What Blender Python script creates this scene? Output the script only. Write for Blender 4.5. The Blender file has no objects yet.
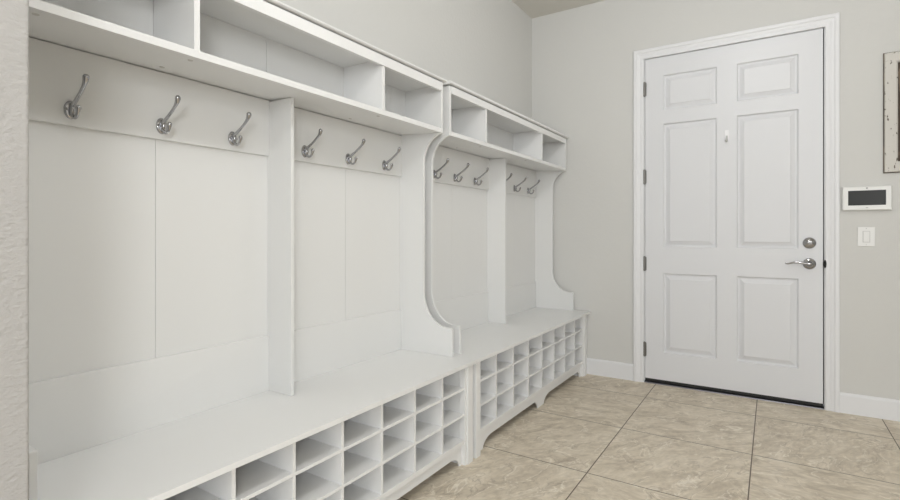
import bpy, bmesh, math
from mathutils import Vector
sc = bpy.context.scene
COL = sc.collection

# ---------------------------------------------------------------- camera, sky, light, exposure
cam_d = bpy.data.cameras.new('camera'); cam = bpy.data.objects.new('camera', cam_d); COL.objects.link(cam)
cam.location = (0, 0, 1.14); cam.rotation_euler = (math.pi/2, 0, 0.5723)
cam_d.sensor_width = 36; cam_d.lens = 500.39/900*36; cam_d.shift_y = -16.12/900
cam_d.clip_start = 0.02
sc.camera = cam
w = bpy.data.worlds.new('daylight'); sc.world = w; w.use_nodes = True
bg = w.node_tree.nodes['Background']; bg.inputs[0].default_value = (0.97, 0.982, 0.99, 1); bg.inputs[1].default_value = 1.85

def area(name, loc, size, power, col, rot=(0, 0, 0), shape='DISK', size_y=None):
    l = bpy.data.lights.new(name, 'AREA'); l.energy = power; l.color = col; l.shape = shape; l.size = size
    if size_y: l.size_y = size_y
    o = bpy.data.objects.new(name, l); o.location = loc; o.rotation_euler = rot; COL.objects.link(o); return o
def lamp(name, loc, power, radius, col=(0.97, 0.985, 1.0)):
    l = bpy.data.lights.new(name, 'POINT'); l.energy = power; l.color = col; l.shadow_soft_size = radius
    o = bpy.data.objects.new(name, l); o.location = loc; COL.objects.link(o); return o
lamp('ceiling_lamp_near', (0.0, 0.55, 2.80), 27, 0.14)
lamp('ceiling_lamp_door', (-0.12, 2.45, 2.84), 14.5, 0.12)
# added rectangular light behind, to the right; no window is modelled
from mathutils import Vector as _V
_p = _V((2.2, -2.1, 2.05)); _d = _V((-1.6, 1.2, 1.3))-_p
area('rear_area_light', _p, 0.9, 50, (0.975, 0.99, 1.0), _d.to_track_quat('-Z', 'Y').to_euler(), 'RECTANGLE', 1.1)
sc.view_settings.view_transform = 'Standard'; sc.view_settings.look = 'None'
sc.view_settings.gamma = 1; sc.view_settings.use_curve_mapping = False
sc.view_settings.exposure = 0.2

# ---------------------------------------------------------------- materials
def mat(name, col, rough=0.5, metal=0.0, bump=None, spec=0.5, var=None):
    m = bpy.data.materials.new(name); m.use_nodes = True; nt = m.node_tree; b = nt.nodes['Principled BSDF']
    b.inputs['Base Color'].default_value = (*col, 1); b.inputs['Roughness'].default_value = rough
    b.inputs['Metallic'].default_value = metal; b.inputs['Specular IOR Level'].default_value = spec
    tc = nt.nodes.new('ShaderNodeTexCoord')
    if var:      # (scale, amount, stretch) faint mottling of the paint or laminate
        n = nt.nodes.new('ShaderNodeTexNoise'); n.inputs['Scale'].default_value = var[0]; n.inputs['Detail'].default_value = 4
        mp = nt.nodes.new('ShaderNodeMapping'); mp.inputs['Scale'].default_value = var[2]
        r = nt.nodes.new('ShaderNodeMapRange'); r.inputs['To Min'].default_value = 1-var[1]; r.inputs['To Max'].default_value = 1+var[1]
        h = nt.nodes.new('ShaderNodeHueSaturation'); h.inputs['Color'].default_value = (*col, 1)
        nt.links.new(tc.outputs['Object'], mp.inputs[0]); nt.links.new(mp.outputs[0], n.inputs['Vector'])
        nt.links.new(n.outputs['Fac'], r.inputs['Value']); nt.links.new(r.outputs[0], h.inputs['Value'])
        nt.links.new(h.outputs[0], b.inputs['Base Color'])
    if bump:     # (scale, distance, stretch, detail)
        n = nt.nodes.new('ShaderNodeTexNoise'); n.inputs['Scale'].default_value = bump[0]; n.inputs['Detail'].default_value = bump[3]
        mp = nt.nodes.new('ShaderNodeMapping'); mp.inputs['Scale'].default_value = bump[2]
        bp = nt.nodes.new('ShaderNodeBump'); bp.inputs['Distance'].default_value = bump[1]; bp.inputs['Strength'].default_value = 1
        nt.links.new(tc.outputs['Object'], mp.inputs[0]); nt.links.new(mp.outputs[0], n.inputs['Vector'])
        nt.links.new(n.outputs['Fac'], bp.inputs['Height']); nt.links.new(bp.outputs[0], b.inputs['Normal'])
    return m

M = {}
M['wall'] = mat('greige_wall_paint', (0.645, 0.642, 0.622), 0.85, bump=(55, 0.0012, (1, 1, 1), 3), spec=0.25)
M['stub'] = mat('orange_peel_wall_shaded', (0.43, 0.418, 0.405), 0.8, bump=(85, 0.0030, (1, 1, 1.7), 2.5), spec=0.3)  # wall paint darkened: the weaker light on the stub is put into the colour
M['ceiling'] = mat('ceiling_paint', (0.70, 0.68, 0.63), 0.9, bump=(40, 0.001, (1, 1, 1), 3), spec=0.2)
M['laminate'] = mat('white_laminate', (0.755, 0.757, 0.748), 0.42, var=(3.0, 0.012, (1, 1, 0.4)), spec=0.4)
M['seat'] = mat('white_bench_top', (0.80, 0.802, 0.795), 0.38, var=(2.0, 0.01, (1, 1, 1)), spec=0.4)
M['edge'] = mat('white_edge', (0.80, 0.802, 0.797), 0.4, spec=0.4)
M['dark'] = mat('dark_gap', (0.05, 0.045, 0.04), 0.9)
M['chrome'] = mat('polished_chrome', (0.44, 0.44, 0.45), 0.10, 1.0)
M['screw'] = mat('screw_steel', (0.35, 0.35, 0.36), 0.35, 1.0)
M['nickel'] = mat('satin_nickel', (0.24, 0.235, 0.225), 0.38, 1.0)
M['door'] = mat('door_paint', (0.715, 0.722, 0.742), 0.38, bump=(30, 0.0004, (6, 6, 0.6), 4), spec=0.4)
M['trim'] = mat('trim_paint', (0.775, 0.78, 0.795), 0.38, spec=0.4)
M['rubber'] = mat('black_rubber', (0.012, 0.012, 0.012), 0.6)
M['alu'] = mat('aluminium', (0.22, 0.22, 0.24), 0.4, 1.0)
M['plastic'] = mat('white_plastic', (0.80, 0.80, 0.785), 0.4)
M['plastic_grey'] = mat('grey_plastic', (0.52, 0.52, 0.51), 0.4)
M['screen'] = mat('dark_screen', (0.012, 0.012, 0.010), 0.3, spec=0.25)
M['mark'] = mat('grey_mark', (0.16, 0.16, 0.16), 0.5)
M['capmat'] = mat('grey_cap', (0.60, 0.585, 0.56), 0.6)
M['peg'] = mat('clear_plastic', (0.86, 0.86, 0.88), 0.2)

def floor_mat():
    m = bpy.data.materials.new('travertine_tile'); m.use_nodes = True; nt = m.node_tree; N = nt.nodes; L = nt.links
    b = N['Principled BSDF']; tc = N.new('ShaderNodeTexCoord')
    mp = N.new('ShaderNodeMapping'); mp.inputs['Location'].default_value = (0.744+0.656*6, -(2.361-0.656*8), 0)
    L.new(tc.outputs['Object'], mp.inputs[0])
    br = N.new('ShaderNodeTexBrick'); br.offset = 0; br.squash = 1
    br.inputs['Scale'].default_value = 1; br.inputs['Mortar Size'].default_value = 0.0028; br.inputs['Mortar Smooth'].default_value = 0.15
    br.inputs['Bias'].default_value = 0; br.inputs['Brick Width'].default_value = 0.656; br.inputs['Row Height'].default_value = 0.656
    br.inputs['Color1'].default_value = (0, 0, 0, 1); br.inputs['Color2'].default_value = (1, 1, 1, 1)
    L.new(mp.outputs[0], br.inputs['Vector'])
    # every tile is cut from another place of the stone
    off = N.new('ShaderNodeVectorMath'); off.operation = 'SCALE'; off.inputs['Scale'].default_value = 23.0
    L.new(br.outputs['Color'], off.inputs[0])
    add = N.new('ShaderNodeVectorMath'); add.operation = 'ADD'; L.new(tc.outputs['Object'], add.inputs[0]); L.new(off.outputs[0], add.inputs[1])
    sp = N.new('ShaderNodeSeparateColor'); L.new(br.outputs['Color'], sp.inputs[0])
    an = N.new('ShaderNodeMapRange'); an.inputs['To Min'].default_value = math.radians(-75); an.inputs['To Max'].default_value = math.radians(5); L.new(sp.outputs[0], an.inputs['Value'])
    vr = N.new('ShaderNodeVectorRotate'); vr.rotation_type = 'Z_AXIS'; L.new(add.outputs[0], vr.inputs['Vector']); L.new(an.outputs[0], vr.inputs['Angle'])
    rot = N.new('ShaderNodeMapping'); rot.inputs['Scale'].default_value = (1, 2.0, 1)
    L.new(vr.outputs[0], rot.inputs[0])
    n1 = N.new('ShaderNodeTexNoise'); n1.inputs['Scale'].default_value = 5.5; n1.inputs['Detail'].default_value = 10; n1.inputs['Roughness'].default_value = 0.74; n1.inputs['Distortion'].default_value = 0.7
    L.new(rot.outputs[0], n1.inputs['Vector'])
    r1 = N.new('ShaderNodeValToRGB'); e = r1.color_ramp.elements
    e[0].position = 0.32; e[0].color = (0.47, 0.40, 0.31, 1); e[1].position = 0.68; e[1].color = (0.79, 0.715, 0.60, 1)
    k = r1.color_ramp.elements.new(0.5); k.color = (0.655, 0.58, 0.465, 1)
    L.new(n1.outputs['Fac'], r1.inputs[0])
    # thin veins
    n2 = N.new('ShaderNodeTexNoise'); n2.inputs['Scale'].default_value = 4.5; n2.inputs['Detail'].default_value = 5; n2.inputs['Distortion'].default_value = 0.8
    L.new(rot.outputs[0], n2.inputs['Vector'])
    sb = N.new('ShaderNodeMath'); sb.operation = 'SUBTRACT'; sb.inputs[1].default_value = 0.5; L.new(n2.outputs['Fac'], sb.inputs[0])
    ab = N.new('ShaderNodeMath'); ab.operation = 'ABSOLUTE'; L.new(sb.outputs[0], ab.inputs[0])
    mr = N.new('ShaderNodeMapRange'); mr.inputs['From Min'].default_value = 0; mr.inputs['From Max'].default_value = 0.013; mr.inputs['To Min'].default_value = 1.0; mr.inputs['To Max'].default_value = 0
    L.new(ab.outputs[0], mr.inputs['Value'])
    n3 = N.new('ShaderNodeTexNoise'); n3.inputs['Scale'].default_value = 3.0; L.new(add.outputs[0], n3.inputs['Vector'])
    mu = N.new('ShaderNodeMath'); mu.operation = 'MULTIPLY'; L.new(mr.outputs[0], mu.inputs[0]); L.new(n3.outputs['Fac'], mu.inputs[1])
    mx = N.new('ShaderNodeMixRGB'); mx.inputs['Color2'].default_value = (0.95, 0.90, 0.80, 1); L.new(mu.outputs[0], mx.inputs['Fac']); L.new(r1.outputs[0], mx.inputs['Color1'])
    # darker cracks beside the pale ones
    sc_ = N.new('ShaderNodeMath'); sc_.operation = 'SUBTRACT'; sc_.inputs[1].default_value = 0.545; L.new(n2.outputs['Fac'], sc_.inputs[0])
    sa = N.new('ShaderNodeMath'); sa.operation = 'ABSOLUTE'; L.new(sc_.outputs[0], sa.inputs[0])
    sm = N.new('ShaderNodeMapRange'); sm.inputs['From Max'].default_value = 0.012; sm.inputs['To Min'].default_value = 1.0; sm.inputs['To Max'].default_value = 0; L.new(sa.outputs[0], sm.inputs['Value'])
    sq = N.new('ShaderNodeMath'); sq.operation = 'MULTIPLY'; L.new(sm.outputs[0], sq.inputs[0]); L.new(n3.outputs['Fac'], sq.inputs[1])
    mz = N.new('ShaderNodeMixRGB'); mz.inputs['Color2'].default_value = (0.36, 0.30, 0.23, 1); L.new(sq.outputs[0], mz.inputs['Fac']); L.new(mx.outputs[0], mz.inputs['Color1']); mx = mz
    # fine grain
    n4 = N.new('ShaderNodeTexNoise'); n4.inputs['Scale'].default_value = 26; n4.inputs['Detail'].default_value = 3; L.new(rot.outputs[0], n4.inputs['Vector'])
    r4 = N.new('ShaderNodeMapRange'); r4.inputs['To Min'].default_value = 0.80; r4.inputs['To Max'].default_value = 1.20; L.new(n4.outputs['Fac'], r4.inputs['Value'])
    hs = N.new('ShaderNodeHueSaturation'); L.new(mx.outputs[0], hs.inputs['Color']); L.new(r4.outputs[0], hs.inputs['Value'])
    gm = N.new('ShaderNodeMixRGB'); gm.inputs['Color2'].default_value = (0.150, 0.118, 0.085, 1)
    L.new(br.outputs['Fac'], gm.inputs['Fac']); L.new(hs.outputs[0], gm.inputs['Color1']); L.new(gm.outputs[0], b.inputs['Base Color'])
    b.inputs['Roughness'].default_value = 0.48; b.inputs['Specular IOR Level'].default_value = 0.4
    bp = N.new('ShaderNodeBump'); bp.inputs['Distance'].default_value = 0.0015; bp.invert = True
    L.new(br.outputs['Fac'], bp.inputs['Height'])
    bp2 = N.new('ShaderNodeBump'); bp2.inputs['Distance'].default_value = 0.0012; L.new(n1.outputs['Fac'], bp2.inputs['Height']); L.new(bp.outputs[0], bp2.inputs['Normal'])
    L.new(bp2.outputs[0], b.inputs['Normal'])
    return m
M['floor'] = floor_mat()

def worn_mat(name, base, spot, thr, scale, stretch=(1, 1, 1)):
    m = bpy.data.materials.new(name); m.use_nodes = True; nt = m.node_tree; N = nt.nodes; L = nt.links
    b = N['Principled BSDF']; b.inputs['Roughness'].default_value = 0.7
    tc = N.new('ShaderNodeTexCoord'); mp = N.new('ShaderNodeMapping'); mp.inputs['Scale'].default_value = stretch
    n = N.new('ShaderNodeTexNoise'); n.inputs['Scale'].default_value = scale; n.inputs['Detail'].default_value = 5
    r = N.new('ShaderNodeValToRGB'); r.color_ramp.elements[0].position = thr; r.color_ramp.elements[0].color = (*base, 1)
    r.color_ramp.elements[1].position = thr+0.06; r.color_ramp.elements[1].color = (*spot, 1)
    L.new(tc.outputs['Object'], mp.inputs[0]); L.new(mp.outputs[0], n.inputs[0]); L.new(n.outputs['Fac'], r.inputs[0]); L.new(r.outputs[0], b.inputs['Base Color'])
    return m
M['worn'] = worn_mat('distressed_white_wood', (0.62, 0.60, 0.56), (0.09, 0.07, 0.05), 0.625, 65, (1, 1, 0.5))
M['brown'] = worn_mat('weathered_brown_wood', (0.06, 0.042, 0.028), (0.17, 0.13, 0.09), 0.52, 14, (6, 6, 1))

# ---------------------------------------------------------------- helpers
def obj(name, bm, m, parent=None, bevel=0.0, smooth=False, seg=2):
    bmesh.ops.recalc_face_normals(bm, faces=bm.faces[:])
    me = bpy.data.meshes.new(name); bm.to_mesh(me); bm.free(); me.materials.append(m)
    if smooth:
        for p in me.polygons: p.use_smooth = True
    o = bpy.data.objects.new(name, me); COL.objects.link(o)
    if parent: o.parent = parent; o.matrix_parent_inverse = parent.matrix_world.inverted()
    if bevel:
        b = o.modifiers.new('bevel', 'BEVEL'); b.width = bevel; b.segments = seg; b.limit_method = 'ANGLE'; b.angle_limit = math.radians(40)
    return o
def bx(bm, x0, x1, y0, y1, z0, z1):
    v = [bm.verts.new((x, y, z)) for x in (x0, x1) for y in (y0, y1) for z in (z0, z1)]
    for f in ((0, 1, 3, 2), (4, 6, 7, 5), (0, 4, 5, 1), (2, 3, 7, 6), (0, 2, 6, 4), (1, 5, 7, 3)): bm.faces.new([v[i] for i in f])
def box(*a):
    bm = bmesh.new(); bx(bm, *a); return bm
def prism(bm, pts, axis, a0, a1):
    """closed outline pts extruded along axis from a0 to a1"""
    def P(p, a): return {'y': (p[0], a, p[1]), 'x': (a, p[0], p[1])}[axis]
    A = [bm.verts.new(P(p, a0)) for p in pts]; B = [bm.verts.new(P(p, a1)) for p in pts]
    n = len(pts)
    bm.faces.new(A); bm.faces.new(B[::-1])
    for i in range(n): bm.faces.new((A[i], A[(i+1) % n], B[(i+1) % n], B[i]))
def catmull(pts, n=6):
    P = [Vector(p) for p in pts]; P = [2*P[0]-P[1]]+P+[2*P[-1]-P[-2]]; out = []
    for i in range(1, len(P)-2):
        for k in range(n):
            t = k/n; a, b, c, d = P[i-1:i+3]
            out.append(0.5*((2*b)+(c-a)*t+(2*a-5*b+4*c-d)*t*t+(3*b-a-3*c+d)*t**3))
    out.append(P[-2]); return out
def tube(bm, pts, rad, n=12, sub=6):
    q = catmull([(*p, r) for p, r in zip([tuple(p) for p in pts], rad)], sub) if False else None
    pp = catmull(pts, sub); rr = [v.x for v in catmull([(r, 0, 0) for r in rad], sub)]
    rings = []; up = Vector((0, 1, 0.01))
    for i, p in enumerate(pp):
        t = (pp[min(i+1, len(pp)-1)]-pp[max(i-1, 0)]).normalized()
        a = t.cross(up).normalized(); b = t.cross(a).normalized()
        rings.append([bm.verts.new(p+rr[i]*(math.cos(2*math.pi*k/n)*a+math.sin(2*math.pi*k/n)*b)) for k in range(n)])
    for r0, r1 in zip(rings, rings[1:]):
        for k in range(n): bm.faces.new((r0[k], r0[(k+1) % n], r1[(k+1) % n], r1[k]))
    bm.faces.new(rings[0][::-1]); bm.faces.new(rings[-1])
def lathe(bm, c, axis, prof, n=28, sx=1, sz=1):
    """prof: (distance along axis, radius); axis '+x' or '-y'"""
    rings = []
    for h, r in prof:
        ring = []
        for k in range(n):
            a = 2*math.pi*k/n
            if axis == '+x': p = (c[0]+h, c[1]+r*sx*math.cos(a), c[2]+r*sz*math.sin(a))
            elif axis == '-y': p = (c[0]+r*sx*math.cos(a), c[1]-h, c[2]+r*sz*math.sin(a))
            else: p = (c[0]+r*sx*math.cos(a), c[1]+r*sz*math.sin(a), c[2]+h)
            ring.append(bm.verts.new(p))
        rings.append(ring)
    for r0, r1 in zip(rings, rings[1:]):
        for k in range(n): bm.faces.new((r0[k], r0[(k+1) % n], r1[(k+1) % n], r1[k]))
    bm.faces.new(rings[0][::-1]); bm.faces.new(rings[-1])
def thing(name, label, cat, loc, group=None):
    o = bpy.data.objects.new(name, None); COL.objects.link(o); o.location = loc; o.empty_display_size = 0.1
    o['label'] = label; o['category'] = cat
    if group: o['group'] = group
    bpy.context.view_layer.update()
    return o
def struct(o, label, cat):
    o['kind'] = 'structure'; o['label'] = label; o['category'] = cat; return o

# ---------------------------------------------------------------- the room
XW, YW, ZC = -1.759, 4.045, 3.012
XR, YB = 2.9, -2.6
struct(obj('floor', box(XW-0.14, XR+0.14, YB, YW+0.14, -0.1, 0), M['floor']), 'beige travertine tile floor with thin brown grout lines', 'floor')
struct(obj('ceiling', box(XW-0.14, XR+0.14, YB, YW+0.14, ZC, ZC+0.1), M['ceiling']), 'plain off-white ceiling above the room', 'ceiling')
struct(obj('wall_left', box(XW-0.14, XW, YB, YW+0.14, 0, ZC), M['wall']), 'light greige wall behind and above the white lockers', 'wall')
DX0, DX1, DZ = -0.838, 0.292, 2.492      # rough opening in the wall round the jamb
bm = bmesh.new()
bx(bm, XW, DX0, YW, YW+0.14, 0, ZC); bx(bm, DX1, XR, YW, YW+0.14, 0, ZC); bx(bm, DX0, DX1, YW, YW+0.14, DZ, ZC)
struct(obj('wall_far', bm, M['wall']), 'light greige wall around the white door', 'wall')
struct(obj('wall_right', box(XR, XR+0.14, YB, YW+0.14, 0, ZC), M['wall']), 'light greige wall on the right side of the room', 'wall')
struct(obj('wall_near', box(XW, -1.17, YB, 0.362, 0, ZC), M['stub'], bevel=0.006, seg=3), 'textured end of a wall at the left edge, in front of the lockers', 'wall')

def baseboard(name, x0, x1, label):
    pr = [(YW, 0), (YW-0.014, 0), (YW-0.014, 0.112), (YW-0.0125, 0.118), (YW-0.009, 0.124), (YW-0.004, 0.128), (YW, 0.128)]
    bm = bmesh.new(); prism(bm, pr, 'x', x0, x1); return struct(obj(name, bm, M['trim']), label, 'baseboard')
baseboard('baseboard_left', XW, -0.9055, 'short white baseboard between the lockers and the door')
baseboard('baseboard_right', 0.3615, XR, 'white baseboard to the right of the door')

# casing: a moulded profile swept round the opening with mitred corners
def sweep_u(prof, xl, xr, zt, y):
    bm = bmesh.new(); rows = []
    for o_, p in prof:
        rows.append([bm.verts.new(c) for c in ((xl-o_, y-p, 0), (xl-o_, y-p, zt+o_), (xr+o_, y-p, zt+o_), (xr+o_, y-p, 0))])
    for a, b in zip(rows, rows[1:]):
        for i in range(3): bm.faces.new((a[i], a[i+1], b[i+1], b[i]))
    bm.faces.new([r[0] for r in rows]); bm.faces.new([r[3] for r in rows][::-1])
    a, b = rows[0], rows[-1]
    for i in range(3): bm.faces.new((a[i], a[i+1], b[i+1], b[i]))
    return bm
prof = [(0, 0), (0, 0.009), (0.003, 0.012), (0.018, 0.012), (0.021, 0.009), (0.025, 0.0095), (0.034, 0.013), (0.044, 0.0145), (0.048, 0.018), (0.052, 0.0205), (0.069, 0.0205), (0.073, 0.018), (0.073, 0)]
casing = struct(obj('trim_1', sweep_u(prof, -0.832, 0.288, 2.480, YW), M['trim']), 'white moulded casing around the door', 'door casing')
# jamb with its stop behind the leaf
bm = bmesh.new()
for x0, x1 in ((DX0, -0.827), (0.2835, DX1)): bx(bm, x0, x1, YW+0.0005, YW+0.139, 0, DZ)
bx(bm, -0.827, 0.2835, YW+0.0005, YW+0.139, 2.4845, DZ)
struct(obj('trim_2', bm, M['trim']), 'white door jamb lining the opening', 'door jamb')
bm = bmesh.new()
bx(bm, -0.827, -0.80, YW+0.056, YW+0.075, 0.02, 2.4845); bx(bm, 0.26, 0.2835, YW+0.056, YW+0.075, 0.02, 2.4845); bx(bm, -0.80, 0.26, YW+0.056, YW+0.075, 2.455, 2.4845)
struct(obj('trim_3', bm, M['rubber']), 'dark weather strip on the door stop', 'weather strip')
bm = bmesh.new(); prism(bm, [(YW-0.006, 0), (YW-0.003, 0.006), (YW+0.02, 0.012), (YW+0.11, 0.012), (YW+0.11, 0)], 'x', -0.827, 0.2835)
struct(obj('trim_4', bm, M['alu']), 'thin metal threshold strip under the door', 'threshold')
bm = bmesh.new(); lathe(bm, (0.2865, YW-0.0125, 0.945), '-y', [(0, 0.026), (0.004, 0.024), (0.007, 0.012)], sx=0.30)
st = obj('strike_plate', bm, M['rubber'], casing, smooth=True); st['label'] = 'small dark strike plate'

# ---------------------------------------------------------------- the door
def door_leaf(x0, x1, z0, z1, y0, y1, panels):
    bm = bmesh.new()
    xs = sorted({x0, x1}|{p[i] for p in panels for i in (0, 1)}); zs = sorted({z0, z1}|{p[i] for p in panels for i in (2, 3)})
    V = {}
    def v(x, y, z):
        k = (round(x, 5), round(y, 5), round(z, 5))
        if k not in V: V[k] = bm.verts.new((x, y, z))
        return V[k]
    for xa, xb in zip(xs, xs[1:]):
        for za, zb in zip(zs, zs[1:]):
            if any(p[0] <= xa+1e-6 and xb <= p[1]+1e-6 and p[2] <= za+1e-6 and zb <= p[3]+1e-6 for p in panels): continue
            bm.faces.new((v(xa, y0, za), v(xb, y0, za), v(xb, y0, zb), v(xa, y0, zb)))
    for (a, b, c, d) in panels:
        loops = [(0, 0), (0.003, 0.0050), (0.006, 0.0095), (0.012, 0.0110), (0.017, 0.0108), (0.036, 0.0050), (0.042, 0.0030), (0.044, 0.0012), (0.048, 0.0010)]
        R = [[v(a+o, y0+h*1.35, c+o), v(b-o, y0+h*1.35, c+o), v(b-o, y0+h*1.35, d-o), v(a+o, y0+h*1.35, d-o)] for o, h in loops]
        for r, s in zip(R, R[1:]):
            for i in range(4): bm.faces.new((r[i], r[(i+1) % 4], s[(i+1) % 4], s[i]))
        bm.faces.new(R[-1])
    # sides and rear
    for xa, xb in zip(xs, xs[1:]):
        bm.faces.new((v(xa, y0, z0), v(xb, y0, z0), v(xb, y1, z0), v(xa, y1, z0))); bm.faces.new((v(xa, y0, z1), v(xb, y0, z1), v(xb, y1, z1), v(xa, y1, z1)))
    for za, zb in zip(zs, zs[1:]):
        bm.faces.new((v(x0, y0, za), v(x0, y0, zb), v(x0, y1, zb), v(x0, y1, za))); bm.faces.new((v(x1, y0, za), v(x1, y0, zb), v(x1, y1, zb), v(x1, y1, za)))
    for xa, xb in zip(xs, xs[1:]):
        for za, zb in zip(zs, zs[1:]): bm.faces.new((v(xa, y1, za), v(xb, y1, za), v(xb, y1, zb), v(xa, y1, zb)))
    return bm
LY = YW+0.008
panels = [(a, b, c, d) for a, b in ((-0.692, -0.336), (-0.210, 0.146)) for c, d in ((2.073, 2.338), (1.040, 1.972), (0.243, 0.842))]
door = struct(obj('door_1', door_leaf(-0.8235, 0.2775, 0.034, 2.480, LY, LY+0.045, panels), M['door'], bevel=0), 'tall white six-panel door with chrome lever handle', 'door')
obj('door_sweep', box(-0.823, 0.277, LY+0.002, LY+0.043, 0.0135, 0.0335), M['rubber'], door)['label'] = 'black rubber sweep along the bottom'
for zc in (2.250, 1.5775, 0.912, 0.256):
    bm = bmesh.new(); lathe(bm, (-0.8255, LY-0.013, zc-0.057), 'z', [(0, 0.004), (0.003, 0.0085), (0.111, 0.0085), (0.114, 0.004)], n=14)
    bx(bm, -0.836, -0.812, LY-0.0095, LY-0.0085, zc-0.050, zc+0.050)
    h = obj('hinge', bm, M['nickel'], door, smooth=False); h['label'] = 'satin nickel hinge'
    bm = bmesh.new()
    for k in range(5): lathe(bm, (-0.8255, LY-0.013, zc-0.053+k*0.0218), 'z', [(0, 0.0094), (0.018, 0.0094)], n=14)
    obj('knuckle', bm, M['nickel'], h)
# lever handle
HX, HZ = 0.205, 0.943
bm = bmesh.new(); lathe(bm, (HX, LY, HZ), '-y', [(0, 0.037), (0.006, 0.036), (0.010, 0.030), (0.012, 0.022), (0.020, 0.015), (0.045, 0.013), (0.052, 0.0115)])
hd = obj('door_handle', bm, M['chrome'], door, smooth=True); hd['label'] = 'chrome lever handle on a round rose'
bm = bmesh.new(); tube(bm, [(HX+0.004, LY-0.047, HZ+0.001), (HX-0.02, LY-0.050, HZ+0.003), (HX-0.055, LY-0.050, HZ+0.010), (HX-0.085, LY-0.049, HZ+0.009), (HX-0.108, LY-0.047, HZ+0.002), (HX-0.122, LY-0.046, HZ-0.001), (HX-0.134, LY-0.046, HZ+0.003)],
                       [0.0105, 0.0095, 0.0075, 0.0065, 0.0055, 0.005, 0.0035])
obj('lever', bm, M['chrome'], hd, smooth=True)
bm = bmesh.new(); lathe(bm, (HX, LY, 1.080), '-y', [(0, 0.037), (0.007, 0.0365), (0.012, 0.032), (0.014, 0.024), (0.019, 0.020), (0.021, 0.016)])
db = obj('deadbolt', bm, M['chrome'], door, smooth=True); db['label'] = 'round chrome deadbolt above the lever'
bm = bmesh.new(); tube(bm, [(HX-0.020, LY-0.026, 1.080), (HX-0.008, LY-0.028, 1.080), (HX+0.008, LY-0.028, 1.080), (HX+0.020, LY-0.026, 1.080)], [0.006, 0.0075, 0.0075, 0.006])
obj('thumb_turn', bm, M['chrome'], db, smooth=True)

# adhesive hook on the door
t = thing('adhesive_hook', 'tiny clear plastic adhesive hook stuck high on the middle of the white door', 'hook', (-0.272, LY, 1.795))
obj('back_plate', box(-0.286, -0.258, LY-0.005, LY, 1.800, 1.878), M['peg'], t, bevel=0.002)
bm = bmesh.new(); tube(bm, [(-0.272, LY-0.004, 1.835), (-0.272, LY-0.012, 1.812), (-0.272, LY-0.021, 1.797), (-0.272, LY-0.032, 1.800), (-0.272, LY-0.036, 1.815)], [0.006, 0.006, 0.007, 0.007, 0.005])
obj('prong', bm, M['plastic_grey'], t, smooth=True)

# ---------------------------------------------------------------- wall control panel, switch, frame
t = thing('alarm_panel', 'white wall alarm keypad with a dark screen, right of the door casing', 'alarm panel', (0.496, YW, 1.285))
kx0, kx1, kz0, kz1 = 0.374, 0.612, 1.288, 1.436
bm = bmesh.new()
for z0, z1 in ((kz0, 1.318), (1.411, kz1)): bx(bm, kx0, kx1, YW-0.028, YW-0.002, z0, z1)
for x0, x1 in ((kx0, 0.402), (0.585, kx1)): bx(bm, x0, x1, YW-0.028, YW-0.002, 1.318, 1.411)
bmesh.ops.remove_doubles(bm, verts=bm.verts[:], dist=1e-5)
bm.free(); bm = bmesh.new()
# one ring: outer rounded box with recessed opening
o_ = [(kx0, kz0), (kx1, kz0), (kx1, kz1), (kx0, kz1)]; i_ = [(0.402, 1.318), (0.585, 1.318), (0.585, 1.411), (0.402, 1.411)]
yo, yi, yb = YW-0.028, YW-0.023, YW-0.001
def ring(pts, y): return [bm.verts.new((x, y, z)) for x, z in pts]
R = [ring(o_, yb), ring(o_, yo+0.004), ring([(x+(0.004 if x < .5 else -0.004), z+(0.004 if z < 1.35 else -0.004)) for x, z in o_], yo), ring(i_, yo), ring(i_, yi)]
for r, s in zip(R, R[1:]):
    for i in range(4): bm.faces.new((r[i], r[(i+1) % 4], s[(i+1) % 4], s[i]))
bm.faces.new(R[-1]); bm.faces.new(R[0])
obj('housing', bm, M['plastic'], t)
obj('screen', box(0.4025, 0.5845, yi-0.002, yi-0.0002, 1.3185, 1.4105), M['screen'], t)['label'] = 'dark display'
bm = bmesh.new(); lathe(bm, (0.494, yo, 1.4245), '-y', [(0, 0.0035), (0.001, 0.003)], n=12, sx=1.4); obj('sensor_dot', bm, M['mark'], t)
bm = bmesh.new(); lathe(bm, (0.494, yo, 1.303), '-y', [(0, 0.003), (0.0006, 0.0028)], n=14, sx=2.4); obj('maker_mark', bm, M['plastic_grey'], t)['label'] = 'small grey oval mark'
t = thing('light_switch', 'white rocker light switch on the wall below the alarm keypad', 'light switch', (0.494, YW, 1.062))
bm = bmesh.new(); bx(bm, 0.4515, 0.5365, YW-0.006, YW-0.0005, 1.062, 1.183); obj('switch_plate', bm, M['plastic'], t, bevel=0.003)
obj('rocker_frame', box(0.476, 0.512, YW-0.0075, YW-0.0061, 1.087, 1.158), M['plastic_grey'], t, bevel=0.0005)
bm = bmesh.new(); prism(bm, [(YW-0.0076, 1.090), (YW-0.009, 1.090), (YW-0.0125, 1.155), (YW-0.0076, 1.155)], 'x', 0.479, 0.509); obj('rocker', bm, M['plastic'], t)
for z in (1.072, 1.173):
    bm = bmesh.new(); lathe(bm, (0.494, YW-0.0058, z), '-y', [(0, 0.0028), (0.001, 0.002)], n=12); obj('screw', bm, M['plastic_grey'], t)

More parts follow.
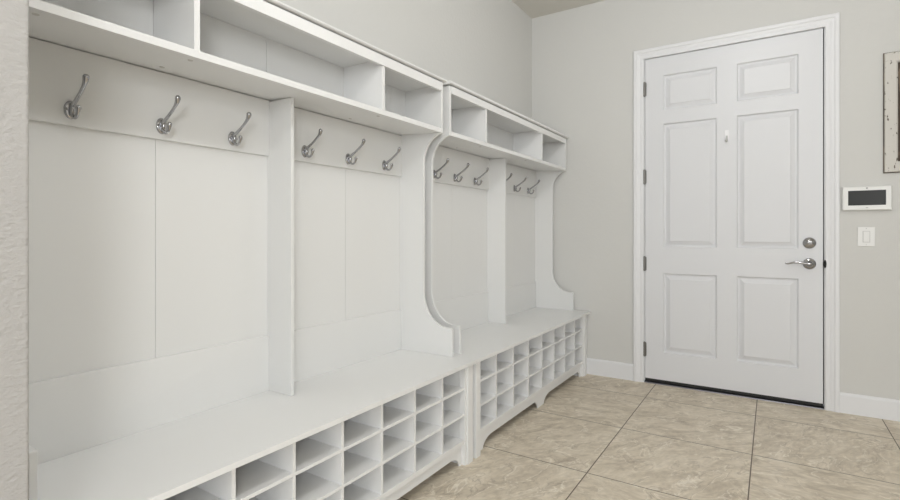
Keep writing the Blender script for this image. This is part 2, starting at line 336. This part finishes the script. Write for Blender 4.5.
t = thing('picture_frame', 'distressed white wooden frame with a brown inside, hung at the right edge', 'frame', (0.94, YW, 1.52))
fx0, fx1, fz0, fz1 = 0.579, 1.309, 1.518, 2.247
bm = bmesh.new(); rows = []
for o1, p in [(0, 0.001), (0, 0.020), (0.004, 0.024), (0.052, 0.026), (0.060, 0.022), (0.064, 0.008)]:
    rows.append([bm.verts.new(c) for c in ((fx0+o1, YW-p, fz0+o1), (fx1-o1, YW-p, fz0+o1), (fx1-o1, YW-p, fz1-o1), (fx0+o1, YW-p, fz1-o1))])
rows.append([bm.verts.new(c) for c in ((fx0+.064, YW-.001, fz0+.064), (fx1-.064, YW-.001, fz0+.064), (fx1-.064, YW-.001, fz1-.064), (fx0+.064, YW-.001, fz1-.064))])
rows.append(rows[0])
for r, s in zip(rows, rows[1:]):
    for i in range(4): bm.faces.new((r[i], r[(i+1) % 4], s[(i+1) % 4], s[i]))
obj('frame', bm, M['worn'], t)
bm = bmesh.new()
for a in (0.001,):
    bx(bm, fx0-0.004, fx0, YW-0.012, YW-0.001, fz0-0.004, fz1+0.004); bx(bm, fx1, fx1+0.004, YW-0.012, YW-0.001, fz0-0.004, fz1+0.004)
    bx(bm, fx0, fx1, YW-0.012, YW-0.001, fz0-0.004, fz0); bx(bm, fx0, fx1, YW-0.012, YW-0.001, fz1, fz1+0.004)
obj('outer_edge', bm, M['brown'], t)['label'] = 'dark outer edge of the frame'
obj('inner_board', box(fx0+0.0645, fx1-0.0645, YW-0.010, YW-0.002, fz0+0.0645, fz1-0.0645), M['brown'], t)['label'] = 'weathered brown board'

# ---------------------------------------------------------------- the hall trees
XB = -1.712        # front face of the back boards
XBK = -1.728       # rear of the unit
XBOX, XSEAT, XPOST, XCUB, XVAL = -1.440, -1.245, -1.262, -1.275, -1.290
ZS = 0.510
HOOK = {}
def hook_meshes():
    c = Vector((0, 0, 0))
    bm = bmesh.new(); lathe(bm, c, '+x', [(0, 0.0265), (0.0025, 0.0262), (0.0050, 0.0235), (0.0065, 0.017), (0.007, 0.008)], sx=0.66)
    tube(bm, [(0.004, 0, 0.014), (0.013, 0, 0.006), (0.014, 0, -0.006), (0.006, 0, -0.017)], [0.006, 0.0075, 0.0075, 0.006])
    HOOK['plate'] = bm
    bm = bmesh.new(); tube(bm, [(0.007, 0, 0.004), (0.020, 0, 0.014), (0.045, 0, 0.028), (0.070, 0, 0.044), (0.088, 0, 0.058), (0.097, 0, 0.070), (0.100, 0, 0.080), (0.1005, 0, 0.086)],
                           [0.0065, 0.0062, 0.0052, 0.0050, 0.0056, 0.0076, 0.0084, 0.0040]); HOOK['upper'] = bm
    bm = bmesh.new(); tube(bm, [(0.007, 0, -0.004), (0.015, 0, -0.018), (0.028, 0, -0.026), (0.041, 0, -0.022), (0.049, 0, -0.010), (0.051, 0, 0.000), (0.051, 0, 0.006)],
                           [0.0060, 0.0055, 0.0046, 0.0046, 0.0056, 0.0076, 0.0040]); HOOK['lower'] = bm
    bm = bmesh.new(); lathe(bm, (0.004, 0, 0), '+x', [(0, 0.0042), (0.003, 0.0040), (0.0038, 0.0025)], n=12); HOOK['screw'] = bm
    for k in list(HOOK):
        bmesh.ops.recalc_face_normals(HOOK[k], faces=HOOK[k].faces[:])
        me = bpy.data.meshes.new('hook_'+k); HOOK[k].to_mesh(me); HOOK[k].free(); me.materials.append(M['screw'] if k == 'screw' else M['chrome'])
        for p in me.polygons: p.use_smooth = True
        HOOK[k] = me
hook_meshes()
def coat_hook(root, y, z=1.497):
    x = XB+0.012
    def part(name, me, parent, loc):
        o = bpy.data.objects.new(name, me); COL.objects.link(o); o.parent = parent; o.location = loc; return o
    h = part('coat_hook', HOOK['plate'], root, Vector((x, y, z))-root.location); h['label'] = 'chrome double coat hook'
    part('upper_prong', HOOK['upper'], h, (0, 0, 0)); part('lower_prong', HOOK['lower'], h, (0, 0, 0))
    part('screw', HOOK['screw'], h, (0, -0.0135, 0)); part('screw', HOOK['screw'], h, (0, 0.0135, 0))

def cove(cx, cz, rx, rz, sgn, a0, a1, n=14):
    return [(cx-rx*math.cos(math.radians(a0+(a1-a0)*i/n)), cz+sgn*rz*math.sin(math.radians(a0+(a1-a0)*i/n))) for i in range(n+1)]
def side_profile():
    p = [(XBK, ZS), (-1.376, ZS), (-1.376, 0.654), (-1.378, 0.658), (-1.409, 0.658)]
    p += cove(-1.409, 0.830, 0.146, 0.172, -1, 90, 0)[1:]
    p += cove(-1.418, 1.520, 0.137, 0.145, 1, 0, 80)
    p += [(XBOX, 1.664), (XBOX, 1.928), (XBK, 1.928)]
    return p
def valance(y0, y1, foot, rise=0.053):
    """outline in (y, z) of the kickboard with two arches"""
    yf0, yf1 = foot
    p = [(y0, 0.112), (y0, 0)]
    for a, b in ((y0+0.060, yf0), (yf1, y1-0.022)):
        p.append((a, 0))
        rx = 0.095; h = rise
        rx = 0.100; h = rise
        p += [(a+rx*(1-math.cos(math.radians(t))), h*math.sin(math.radians(t))) for t in range(10, 91, 10)]
        rx = 0.078
        p += [(b-rx*(1-math.cos(math.radians(t))), h*math.sin(math.radians(t))) for t in range(90, 9, -10)]
        p.append((b, 0))
    p += [(y1, 0), (y1, 0.112)]
    return p

def hall_tree(label, yb0, yb1, ys0, ys1, yh0, yh1, foot, ydiv, boxdiv, kdz, seams, hooks, caps, cubs, boxseams, filler=None):
    r = thing('hall_tree', label, 'hall tree bench', (-1.45, (yb0+yb1)/2, 0), 'white hall trees along the left wall')
    L_, S_, E_ = M['laminate'], M['seat'], M['edge']
    PW = 0.0625
    # --- bench
    obj('seat', box(XBK, XSEAT, ys0, ys1, 0.4925, ZS), S_, r)
    for a, b, inner in ((yb0, yb0+PW, 1), (yb1-PW, yb1, -1)):
        bm = bmesh.new()
        if inner == 1: bx(bm, -1.30, XPOST, a, b-0.016, 0, 0.4920); bx(bm, -1.30, XPOST-0.008, b-0.0155, b, 0, 0.4920)
        else: bx(bm, -1.30, XPOST, a+0.016, b, 0, 0.4920); bx(bm, -1.30, XPOST-0.008, a, a+0.0155, 0, 0.4920)
        obj('post', bm, E_, r, bevel=0.0012)
    for a, b in ((yb0, yb0+PW-0.0003), (yb1-PW+0.0003, yb1)): obj('bench_side', box(XBK, -1.301, a, b, 0, 0.4920), L_, r)
    if filler: obj('filler_strip', box(-1.32, XPOST-0.010, filler[0], filler[1], 0, 0.4920), E_, r, bevel=0.001)
    ci0, ci1 = yb0+PW, yb1-PW
    obj('bench_back', box(XBK, XBK+0.008, yb0+PW, yb1-PW, 0.001, 0.4920), L_, r)
    for zt, th in ((0.382, 0.0115), (0.2535, 0.0115), (0.127, 0.022)):
        obj('cubby_shelf', box(XBK+0.0085, XCUB if th < .02 else XCUB+0.001, ci0+0.0003, ci1-0.0003, zt-th, zt), E_, r, bevel=0.0008)
    for y in cubs:
        bm = bmesh.new()
        for z0, z1 in ((0.1273, 0.2417), (0.2538, 0.3702), (0.3823, 0.4918)): bx(bm, XBK+0.0085, XCUB-0.0005, y-0.006, y+0.006, z0, z1)
        obj('cubby_divider', bm, E_, r)
    bm = bmesh.new(); prism(bm, valance(yb0+PW+0.0003, yb1-PW-0.0003, foot), 'x', XVAL-0.008, XVAL)
    # valance() gives (y, z) pairs; the arches start beyond the posts
    bm.free(); bm = bmesh.new()
    pts = [(y, min(z, 0.0930)) for y, z in valance(yb0+PW+0.0003, yb1-PW-0.0003, foot)]
    prism(bm, pts, 'x', XVAL-0.008, XVAL); obj('valance', bm, E_, r)
    # --- hutch
    TH = 0.016
    for a, b in ((yh0, yh0+TH), (yh1-TH, yh1)):
        bm = bmesh.new(); prism(bm, side_profile(), 'y', a, b); obj('side_panel', bm, L_, r, bevel=0.0012)
    hi0, hi1 = yh0+TH, yh1-TH
    edges = [hi0]+seams+[hi1]; bm = bmesh.new()
    for a, b in zip(edges, edges[1:]): bx(bm, XBK, XB, a+0.0007, b-0.0007, ZS, 1.926)
    obj('back_panel', bm, L_, r)
    bm = bmesh.new(); prism(bm, [(XBOX, 1.664), (XBOX, 1.687), (XB+0.0002, 1.687), (XB+0.0002, 1.679)], 'y', hi0+0.0002, hi1-0.0002)
    obj('shelf', bm, E_, r, bevel=0.001)
    obj('box_top', box(XB+0.0002, XBOX-0.0165, hi0+0.0002, hi1-0.0002, 1.912, 1.926), L_, r)
    bm = bmesh.new(); be = [hi0]+boxseams+[hi1]
    for a, b in zip(be, be[1:]): bx(bm, XB+0.0003, -1.675, a+0.0008, b-0.0008, 1.6875, 1.9115)
    obj('box_back', bm, L_, r)
    for y in boxdiv: 
        bm = bmesh.new(); prism(bm, [(-1.6745, 1.6875), (XBOX-0.002, 1.6875), (XBOX-0.002, 1.8795+kdz), (XBOX-0.0165, 1.8795+kdz), (XBOX-0.0165, 1.9115), (-1.6745, 1.9115)], 'y', y-0.009, y+0.009)
        obj('box_divider', bm, E_, r)
    obj('header_rail', box(XBOX-0.016, XBOX+0.004, hi0+0.0002, hi1-0.0002, 1.880+kdz, 1.9235+kdz*0.5), E_, r, bevel=0.001)
    bm = bmesh.new(); prism(bm, [(XBK, 1.9290+kdz*.5), (XBOX-0.010, 1.9290+kdz*.5), (XBOX-0.010, 1.9295+kdz*.5), (XBOX+0.010, 1.9295+kdz*.5), (XBOX+0.017, 1.933+kdz*.5), (XBOX+0.018, 1.938+kdz), (XBOX+0.014, 1.941+kdz), (XBK, 1.941+kdz)], 'y', ys0+0.002 if ys0 < 1 else yh0-0.014, yh1+0.014 if ys0 < 1 else ys1-0.003)
    obj('crown', bm, E_, r)
    obj('centre_divider', box(XB+0.0002, -1.570, ydiv-0.008, ydiv+0.008, ZS+0.0003, 1.6700), L_, r, bevel=0.001)
    for a, b in ((hi0, ydiv-0.008), (ydiv+0.008, hi1)):
        bm = bmesh.new(); prism(bm, [(XB+0.0002, 1.452), (XB+0.010, 1.452), (XB+0.012, 1.454), (XB+0.012, 1.6750), (XB+0.0002, 1.6750)], 'y', a+0.0005, b-0.0005)
        obj('hook_rail', bm, L_, r)
        bm = bmesh.new(); prism(bm, [(XB+0.0002, ZS+0.0003), (XB+0.009, ZS+0.0003), (XB+0.009, 0.729), (XB+0.007, 0.731), (XB+0.0002, 0.731)], 'y', a+0.0005, b-0.0005)
        if a < 1:      # the nearest board stands a little away from the back at its near bottom corner
            for v in bm.verts:
                if v.co.y < 1 and v.co.x > XB+0.002: v.co.x += 0.020 if v.co.z < 0.6 else 0.007
        obj('lower_board', bm, L_, r)
    for y in hooks: coat_hook(r, y)
    for x, y in caps:
        bm = bmesh.new(); lathe(bm, (x, y, 1.6635+(XBOX-x)/(XBOX-XB)*0.015-0.0008), 'z', [(0, 0.0075), (0.0012, 0.0078)], n=16)
        obj('screw_cap', bm, M['capmat'], r)['label'] = 'small grey screw cap'
    return r

hall_tree('nearer white hall tree with six hooks, beside the textured wall end at left', 0.370, 2.171, 0.364, 2.184, 0.424, 2.169, (1.236, 1.340),
          1.305, (0.846, 1.697), 0.0, [0.862, 1.302, 1.736], [0.620, 0.875, 1.134, 1.478, 1.742, 2.006],
          [(-1.483, 0.470), (-1.483, 0.849), (-1.645, 0.849), (-1.480, 1.705), (-1.650, 1.705)],
          [0.642, 0.855, 1.067, 1.281, 1.493, 1.706, 1.917], [0.837, 1.265])
hall_tree('farther white hall tree with six hooks, ending against the wall near the door', 2.202, 3.994, 2.184, 4.040, 2.231, 4.022, (3.063, 3.167),
          3.158, (2.640, 3.505), 0.008, [2.680, 3.130, 3.590], [2.462, 2.694, 2.950, 3.310, 3.568, 3.828],
          [(-1.483, 2.640), (-1.650, 2.640), (-1.483, 3.300)],
          [2.452, 2.668, 2.884, 3.100, 3.316, 3.533, 3.750], [3.055], filler=(3.995, 4.038))
